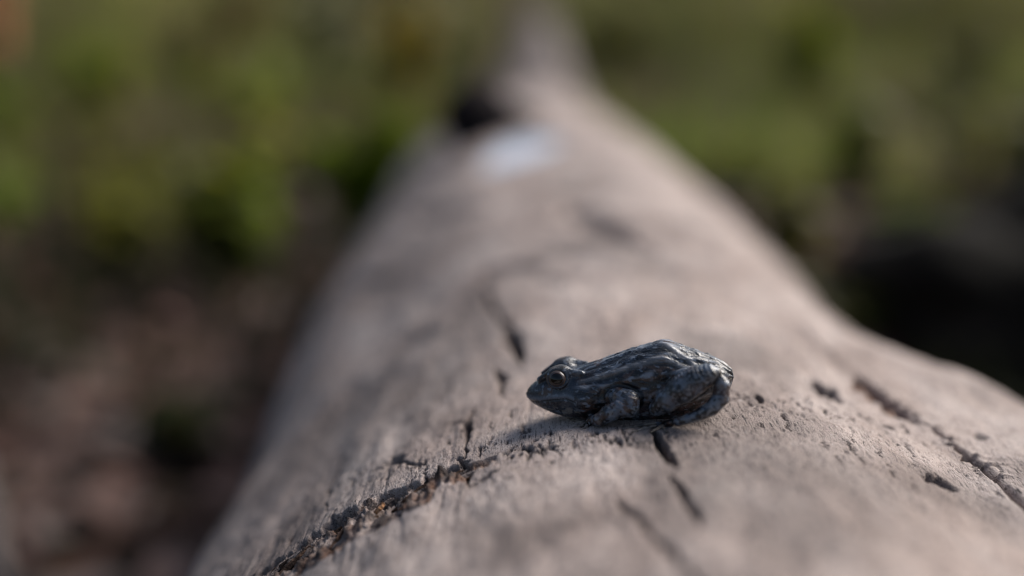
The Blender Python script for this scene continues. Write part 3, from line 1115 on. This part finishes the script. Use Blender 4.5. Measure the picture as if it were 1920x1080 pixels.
ret = fbm(W3 * np.array([0.075, 0.10, 0.10]), 3, 431)
lay(on_limb * sstep(0.10, 0.30, ret), (0.006, 0.006, 0.007), 0.85)
lay(is_body * (1 - head) * sstep(0.16, 0.34, fbm(W3 * np.array([0.05, 0.12, 0.12]), 3, 433)), (0.005, 0.005, 0.007), 0.8)
lay(on_limb * sstep(0.30, 0.5, fbm(W3 * 0.14, 2, 435)), (0.24, 0.25, 0.27), 0.7)
lay(on_limb * sstep(0.05, 0.4, fbm(W3 * 0.03, 2, 437)), (0.10, 0.050, 0.034), 0.45)
limb_lit = on_limb * sstep(-0.2, 0.25, fbm(W3 * 0.045, 2, 441))
lay(limb_lit * (1 - sstep(0.10, 0.30, ret)), (0.14, 0.18, 0.24), 0.65)  # light on the limbs painted in as pale blue-grey
lay(crease, (0.004, 0.004, 0.005), 0.85)  # shade in the gaps between limbs and body painted black
lay(back * sstep(0.45, 0.95, fold) * sstep(-0.1, 0.4, pn(np.stack([x * 0.03, phi * 0.07, x * 0], 1), 443)), (0.26, 0.29, 0.34), 0.75)  # highlights along the fold crests painted pale
lay(ob * 0.7 + ridge * 0.5, (0.32, 0.34, 0.38), 0.75)  # highlights on the ridge and sacral edge painted pale
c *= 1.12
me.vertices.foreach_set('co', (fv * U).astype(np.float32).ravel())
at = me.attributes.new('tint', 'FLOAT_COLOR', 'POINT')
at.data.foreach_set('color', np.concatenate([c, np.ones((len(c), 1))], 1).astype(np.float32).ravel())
me.update()


def mat_skin():
    t = NT('damp_frog_skin', 0.36, 0.42)
    t.b.inputs['Coat Weight'].default_value = 0.22
    t.b.inputs['Coat Roughness'].default_value = 0.18
    n1 = t.noise((2200, 2200, 2200), 1, 4, 0.6)
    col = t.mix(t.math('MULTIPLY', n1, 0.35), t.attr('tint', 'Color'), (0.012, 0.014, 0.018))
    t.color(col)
    rg = t.n('ShaderNodeMapRange', From_Min=0.3, From_Max=0.7, To_Min=0.20, To_Max=0.42)
    t.l(n1, rg.inputs['Value'])
    t.l(rg.outputs[0], t.b.inputs['Roughness'])
    t.bump(t.noise((3400, 3400, 3400), 1, 3, 0.55), 0.35, 0.00022)
    return t.m


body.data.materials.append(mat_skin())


# eyes: eyeball > iris, pupil
def disc_cap(name, r, a0, a1, mat, parent, sx_=1.0, rings=8, seg=40):
    V, Fc = [], []
    for i in range(rings + 1):
        a = a0 + (a1 - a0) * i / rings
        for k in range(seg):
            an = 2 * math.pi * k / seg
            xx, yy = r * math.sin(a) * math.cos(an) * sx_, r * math.sin(a) * math.sin(an)
            V.append((xx, yy, math.sqrt(max(r * r - xx * xx - yy * yy, 0))))
    for i in range(rings):
        for k in range(seg):
            Fc.append((i * seg + k, (i + 1) * seg + k, (i + 1) * seg + (k + 1) % seg, i * seg + (k + 1) % seg))
    return new_mesh(name, np.array(V), Fc, mat, True, parent)


def glossy(name, col, rough=0.08, coat=1.0):
    t = NT(name, rough, 0.5)
    t.b.inputs['Specular IOR Level'].default_value = 0.3
    t.b.inputs['Coat Weight'].default_value = coat
    t.b.inputs['Coat Roughness'].default_value = 0.03
    t.color(col)
    return t


M_ball = glossy('eyeball', (0.012, 0.010, 0.010), 0.15, 0.2).m
M_pupil = glossy('pupil', (0.002, 0.002, 0.003), 0.1, 0.4).m
ti = glossy('iris', (0.1, 0.1, 0.1), 0.3, 0.35)
tc = ti.n('ShaderNodeTexCoord')
sp3 = ti.n('ShaderNodeSeparateXYZ')
ti.l(tc.outputs['Object'], sp3.inputs[0])
rr_ = ti.math('SQRT', ti.math('ADD', ti.math('MULTIPLY', sp3.outputs[0], sp3.outputs[0]), ti.math('MULTIPLY', sp3.outputs[1], sp3.outputs[1])))
rn = ti.math('DIVIDE', rr_, ER * U)
ti.color(ti.mix(ti.noise((3000, 3000, 3000), 1, 3),
                ti.ramp(rn, [(0.60, (0.24, 0.10, 0.045)), (0.66, (0.035, 0.024, 0.020)), (0.74, (0.045, 0.04, 0.042)), (0.82, (0.07, 0.038, 0.026)), (0.90, (0.26, 0.18, 0.12))]),
                (0.05, 0.045, 0.05)))
M_iris = ti.m
for s in (1, -1):
    ce_ = (EYE if s == 1 else mir(EYE)) + (EAX if s == 1 else mir(EAX)) * 0.4
    ax = EAX if s == 1 else mir(EAX)
    bm_v, bm_f = [], []
    n1, n2 = 20, 32
    for i in range(n1 + 1):
        a = math.pi * i / n1
        for k in range(n2):
            an = 2 * math.pi * k / n2
            bm_v.append((math.sin(a) * math.cos(an) * ER * U, math.sin(a) * math.sin(an) * ER * U, math.cos(a) * ER * U))
    for i in range(n1):
        for k in range(n2):
            bm_f.append((i * n2 + k, (i + 1) * n2 + k, (i + 1) * n2 + (k + 1) % n2, i * n2 + (k + 1) % n2))
    eye = new_mesh('eye', np.array(bm_v), bm_f, M_ball, True, frog)
    eye.location = ce_ * U
    eye.rotation_euler = Vector(ax).to_track_quat('Z', 'Y').to_euler()
    disc_cap('iris', ER * U * 1.012, 0.40, 1.12, M_iris, eye)
    disc_cap('pupil', ER * U * 1.016, 0.0, 0.64, M_pupil, eye, 1.05)

# ------------------------------------------------------------------ leaf litter, grass, plants
def leaf_shape(n=3):
    """ovate leaf in its own plane, base at 0, tip at 1: 8 points"""
    s = np.array([0, .22, .5, .8, 1.0])
    w = np.array([0.02, .30, .38, .20, 0.0])
    return s, w


def leaves_mesh(centers, dirs, ups, length, width, tint, curl=0.2):
    """many leaves, each a folded strip of 3 cross rows"""
    N = len(centers)
    s, w = leaf_shape()
    side = np.cross(dirs, ups)
    side /= np.linalg.norm(side, axis=1, keepdims=True) + 1e-9
    nrm_ = np.cross(side, dirs)
    V = []
    for sk, wk in zip(s, w):
        mid = centers + dirs * (sk * length)[:, None] - nrm_ * (curl * length * sk ** 2)[:, None]
        off = (wk * width)[:, None]
        V += [mid - side * off + nrm_ * off * 0.35, mid, mid + side * off + nrm_ * off * 0.35]
    V = np.stack(V, 1)            # N,15,3
    fc = []
    for i in range(4):
        b = i * 3
        fc += [(b, b + 1, b + 4, b + 3), (b + 1, b + 2, b + 5, b + 4)]
    fc = np.array(fc)
    Fa = (np.arange(N)[:, None, None] * 15 + fc[None]).reshape(-1, 4)
    T = np.repeat(tint, 15, axis=0)
    return V.reshape(-1, 3), Fa, T


def rand_dirs(n, r, flat=0.3):
    a = r.uniform(0, 2 * np.pi, n)
    zz = r.normal(0, flat, n)
    d = np.stack([np.cos(a), np.sin(a), zz], 1)
    return d / np.linalg.norm(d, axis=1, keepdims=True)


r5 = np.random.default_rng(91)
N = 9000
dist = r5.uniform(0.35, 6.5, N) ** 1.0
az = r5.uniform(-0.62, 0.62, N)
lx, ly = np.tan(az) * dist, dist
keep = np.abs(lx - 0.03) > 0.13
lx, ly = lx[keep], ly[keep]
N = len(lx)
lc = np.stack([lx, ly, ground_z(lx, ly) + r5.uniform(0.004, 0.03, N)], 1)
pal = np.array([(0.15, 0.090, 0.072), (0.09, 0.056, 0.046), (0.15, 0.098, 0.08), (0.045, 0.031, 0.027), (0.14, 0.076, 0.056), (0.13, 0.108, 0.096)])
tint = pal[r5.integers(0, len(pal), N)] * r5.uniform(0.95, 1.8, (N, 1))
dr = rand_dirs(N, r5, 0.25)
upv = np.stack([r5.normal(0, .3, N), r5.normal(0, .3, N), np.ones(N)], 1)
v_, f_, t_ = leaves_mesh(lc, dr, upv, r5.uniform(0.03, 0.075, N), r5.uniform(0.03, 0.06, N), tint, 0.25)
o = new_mesh('leaf_litter', v_, f_, M_litter, True, None, {'tint': t_})
tag(o, 'brown dead leaves lying on the dark forest floor around the log', 'leaf litter', kind='stuff')

# grass: dense sward well behind the log, sparse tufts nearer
def grass_field(name, n, dmin, dmax, amin, amax, hmin, hmax, pal, label, clump, seed):
    r = np.random.default_rng(seed)
    d = dmin + (dmax - dmin) * r.random(n) ** 1.3
    a = r.uniform(amin, amax, n)
    X, Y = np.tan(a) * d, d
    den = pn(np.stack([X * clump, Y * clump * 0.6, X * 0 + seed], 1), seed)
    k = (den > r.uniform(-0.5, 0.35, n)) & (np.abs(X) > 0.17)
    X, Y = X[k], Y[k]
    m = len(X)
    h = r.uniform(hmin, hmax, m)
    lean = r.normal(0, 0.35, (m, 2))
    w = r.uniform(0.0025, 0.006, m)
    fa_ = r.uniform(0, 2 * np.pi, m)
    sd = np.stack([np.cos(fa_), np.sin(fa_), np.zeros(m)], 1)
    b = np.stack([X, Y, ground_z(X, Y)], 1)
    V = []
    for s in (0, 0.4, 0.75, 1.0):
        mid = b + np.stack([lean[:, 0] * h * s ** 2, lean[:, 1] * h * s ** 2, h * s * (1 - 0.2 * s * np.hypot(lean[:, 0], lean[:, 1]))], 1)
        ww_ = (w * (1 - s ** 2 * 0.95))[:, None]
        V += [mid - sd * ww_, mid + sd * ww_]
    V = np.stack(V, 1)
    fc = np.array([(0, 1, 3, 2), (2, 3, 5, 4), (4, 5, 7, 6)])
    Fa = (np.arange(m)[:, None, None] * 8 + fc[None]).reshape(-1, 4)
    pal = np.array(pal)
    hue = pn(np.stack([X * 1.3, Y * 0.8, X * 0 + 7], 1), seed + 5)
    ti_ = np.clip((hue + 0.5) * len(pal) + r.normal(0, 0.5, m), 0, len(pal) - 1).astype(int)
    lum = np.clip(0.90 + 1.4 * pn(np.stack([X * 0.9, Y * 0.45, X * 0 + 3], 1), seed + 9), 0.3, 1.9)[:, None]
    T = np.repeat(pal[ti_] * r.uniform(0.7, 1.3, (m, 1)) * lum, 8, axis=0)
    o = new_mesh(name, V.reshape(-1, 3), Fa, M_grass, True, None, {'tint': T})
    tag(o, label, 'grass', kind='stuff')


GP = [(0.10, 0.085, 0.045), (0.16, 0.17, 0.045), (0.13, 0.19, 0.030), (0.19, 0.18, 0.06), (0.17, 0.13, 0.07)]
grass_field('grass', 42000, 2.6, 12, -0.60, 0.62, 0.06, 0.22, GP, 'short green and yellowing grass covering the ground far behind the log', 1.3, 3)
grass_field('undergrowth', 26000, 5.5, 20, -0.62, 0.64, 0.35, 0.95, [(0.13, 0.135, 0.042), (0.18, 0.165, 0.05), (0.13, 0.17, 0.03), (0.21, 0.17, 0.07), (0.15, 0.105, 0.055)],
            'tall olive green undergrowth closing off the clearing behind the log', 0.5, 6)
grass_field('sparse_grass', 7000, 1.2, 3.4, -0.55, 0.55, 0.03, 0.12, [(0.035, 0.045, 0.012), (0.05, 0.06, 0.018), (0.06, 0.045, 0.03)],
            'thin sparse grass growing among the dead leaves beside the log', 2.2, 4)


def plant(name, label, px, dist, height, spread, col, n, leaf, seed, group=None, cat='plant', col2=None, zlo=0.15, stemcol=None):
    r = np.random.default_rng(seed)
    b = on_ground(px, dist)
    b[2] = float(ground_z(b[0], b[1])[0])
    root = empty(name, b)
    tag(root, label, cat, group)
    n = int(n * 2.2)
    ns = max(4, int(spread * 45))
    V, Fc, C, Dd = [], [], [], []
    off = 0
    for s in range(ns):
        a = r.uniform(0, 2 * math.pi)
        rr = spread * r.uniform(0.1, 0.9)
        tip = np.array([math.cos(a) * rr, math.sin(a) * rr, height * r.uniform(0.65, 1.0)])
        mid = tip * np.array([0.35, 0.35, 0.6])
        pts = [np.array([math.cos(a) * 0.006, math.sin(a) * 0.006, -0.01]), mid, tip]
        v, fc = tube(pts, [0.0030, 0.0022, 0.0010], 5, 0, s)
        V.append(v); Fc += [tuple(i + off for i in q_) for q_ in fc]; off += len(v)
        for k in range(max(1, n // ns)):
            t = r.uniform(zlo, 1.0)
            p = (mid * (t / 0.6) if t < 0.6 else mid + (tip - mid) * ((t - 0.6) / 0.4))
            C.append(p); Dd.append(a)
    new_mesh('stem', np.concatenate(V), Fc, M_stem, True, root)
    C = np.array(C)
    m = len(C)
    d = rand_dirs(m, r, 0.35)
    up = np.stack([r.normal(0, .35, m), r.normal(0, .35, m), np.ones(m)], 1)
    cols = np.array([col, col2 or col])
    T = cols[(r.random(m) < 0.4).astype(int)] * r.uniform(0.5, 1.15, (m, 1))
    v, fa_, t_ = leaves_mesh(C, d, up, leaf * r.uniform(0.6, 1.2, m), leaf * r.uniform(0.6, 1.1, m), T, 0.2)
    new_mesh('foliage', v, fa_, M_leaf, True, root, {'tint': t_})
    return root


M_stem = mat_dark('plant_stem', (0.04, 0.05, 0.02), (0.09, 0.10, 0.04), 80)
BG = (0.22, 0.30, 0.016)
YG = (0.33, 0.34, 0.030)
OL = (0.19, 0.18, 0.055)
SG = (0.45, 0.46, 0.29)
OC = (0.55, 0.34, 0.06)
DK = (0.06, 0.08, 0.02)
grp = 'low leafy plants on the forest floor'
plant('leafy_plant', 'bright green leafy weed at the far left edge of the clearing', 190, 3.6, 0.26, 0.13, BG, 120, 0.06, 1, grp, col2=YG)
plant('leafy_plant', 'low bright green leafy weed under the orange foliage', 55, 3.0, 0.18, 0.13, BG, 110, 0.06, 2, grp)
plant('leafy_plant', 'broad yellow green leafy weed standing left of the log', 485, 3.2, 0.22, 0.15, YG, 150, 0.06, 3, grp, col2=BG)
plant('leafy_plant', 'saturated green leafy weed touching the left flank of the log', 690, 2.1, 0.20, 0.10, BG, 130, 0.055, 4, grp)
plant('leafy_plant', 'slender olive plant rising from the leaf litter left of the log', 395, 1.75, 0.20, 0.06, OL, 90, 0.045, 5, grp, col2=YG)
plant('leafy_plant', 'pale sage green bush behind the log', 640, 4.6, 0.42, 0.18, SG, 150, 0.06, 6, grp, col2=OL)
plant('leafy_plant', 'small pale sage plant beside the dark limb stub', 850, 5.0, 0.40, 0.16, SG, 130, 0.06, 7, grp, col2=OL)
plant('leafy_plant', 'ochre and green turning bush behind the dark limb stub', 765, 3.7, 0.36, 0.15, OC, 200, 0.055, 8, grp, col2=YG)
plant('leafy_plant', 'yellow olive bush right of the far end of the log', 1150, 4.8, 0.40, 0.22, (0.27, 0.27, 0.075), 170, 0.06, 9, grp, col2=OL)
plant('leafy_plant', 'bright green bush at the back right of the clearing', 1500, 4.2, 0.36, 0.17, BG, 170, 0.06, 10, grp, col2=YG)
plant('leafy_plant', 'dull green plant amid the brown litter right of the log', 1600, 2.5, 0.20, 0.09, OL, 100, 0.05, 11, grp, col2=BG)
plant('leafy_plant', 'low dark green plant close to the right flank of the log', 1545, 1.55, 0.12, 0.05, DK, 60, 0.04, 12, grp, col2=OL)
plant('leafy_plant', 'green plant at the far right edge of the clearing', 1905, 2.3, 0.18, 0.08, OL, 90, 0.05, 13, grp, col2=BG)
plant('leafy_plant', 'olive bush at the back right corner of the clearing', 1800, 4.4, 0.36, 0.20, OL, 150, 0.06, 14, grp, col2=(0.2, 0.2, 0.06))
plant('leafy_plant', 'olive bush at the back between the ochre and bright green plants', 380, 4.8, 0.34, 0.20, OL, 140, 0.06, 15, grp, col2=(0.2, 0.17, 0.08))
plant('leafy_plant', 'small dark green sprig in the litter by the left flank', 330, 1.12, 0.07, 0.035, DK, 40, 0.03, 16, grp, col2=OL)
plant('orange_shrub', 'glowing orange dry leafed shrub at the left edge of the clearing', 20, 4.2, 0.52, 0.12, (0.95, 0.60, 0.36), 320, 0.06, 17, None, 'shrub', (0.92, 0.52, 0.30), 0.6)
plant('orange_shrub', 'pale tan dry shrub top behind the yellow green weed', 450, 5.2, 0.50, 0.11, (0.42, 0.28, 0.13), 90, 0.05, 18, None, 'shrub', (0.15, 0.12, 0.05), 0.55)

rp = np.random.default_rng(2024)
for k in range(30):
    left = k % 3 != 2
    px = rp.uniform(-60, 720) if left else rp.uniform(1280, 1980)
    dd = rp.uniform(1.7, 4.4)
    if dd < 2.2:
        px = px * 0.6 + 250 if left else px
    kind = rp.integers(0, 3)
    cA, cB = [(OL, YG), ((0.13, 0.16, 0.04), BG), ((0.20, 0.17, 0.075), OL)][kind]
    side_w = 'left' if left else 'right'
    kw = ['low olive weed', 'low green weed', 'low tan and olive weed'][kind]
    plant('low_weed', '%s among the dead leaves %s of the log' % (kw, side_w), px, dd, rp.uniform(0.08, 0.22), rp.uniform(0.04, 0.11), cA,
          int(rp.uniform(25, 60)), 0.05, 500 + k, '%ss %s of the log' % (kw, side_w), col2=cB)

# dead twigs on the litter
def twig(label, p0, p1, bow, r0, r1, seed):
    a, b = np.array(p0, float), np.array(p1, float)
    root_pts = []
    r = np.random.default_rng(seed)
    for k in range(9):
        t = k / 8
        p = a + (b - a) * t + np.array([0, 0, bow * math.sin(math.pi * t)]) + r.normal(0, 0.004, 3)
        root_pts.append(p)
    v, fc = tube(root_pts, np.linspace(r0, r1, 9), 8, 0.08, seed)
    o = new_mesh('dead_twig', v, fc, M_twig, True, None)
    tag(o, label, 'twig')
    return o


twig('grey dead twig bowed over the litter left of the log', (-0.42, 1.0, 0.03), (-0.30, 0.78, 0.0), 0.05, 0.009, 0.006, 1)
twig('thin grey dead branch lying behind the right flank of the log', (0.16, 2.2, 0.02), (0.55, 1.9, 0.03), 0.06, 0.012, 0.006, 2)


# near-black mass added to stand in for the deep shade right of the log
def shade_mass(label, c, size, seed):
    n1, n2 = 40, 64
    a = np.linspace(0, np.pi, n1)[:, None]
    b = np.linspace(0, 2 * np.pi, n2, endpoint=False)[None]
    d = np.stack([np.sin(a) * np.cos(b), np.sin(a) * np.sin(b), np.cos(a) + 0 * b], -1).reshape(-1, 3)
    r = 1 + 0.28 * fbm(d * 1.4, 4, seed) + 0.03 * fbm(d * 9, 3, seed + 3)
    v = d * r[:, None] * np.array(size)
    v[:, 2] = np.maximum(v[:, 2], -size[2] * 0.6)
    i, j = np.meshgrid(np.arange(n1 - 1), np.arange(n2), indexing='ij')
    fq = np.stack([i * n2 + j, (i + 1) * n2 + j, (i + 1) * n2 + (j + 1) % n2, i * n2 + (j + 1) % n2], -1).reshape(-1, 4)
    o = new_mesh('shade_mass', v, fq, mat_dark('shade_black', (0.006, 0.0055, 0.005), (0.020, 0.018, 0.014), 14), True)  # near-black colour stands for shade, no stone known here
    o.location = c
    tag(o, label, 'shade_mass')


shade_mass('near black mass added for the deep shade just right of the log', (0.62, 1.62, 0.03), (0.24, 0.20, 0.13), 7)
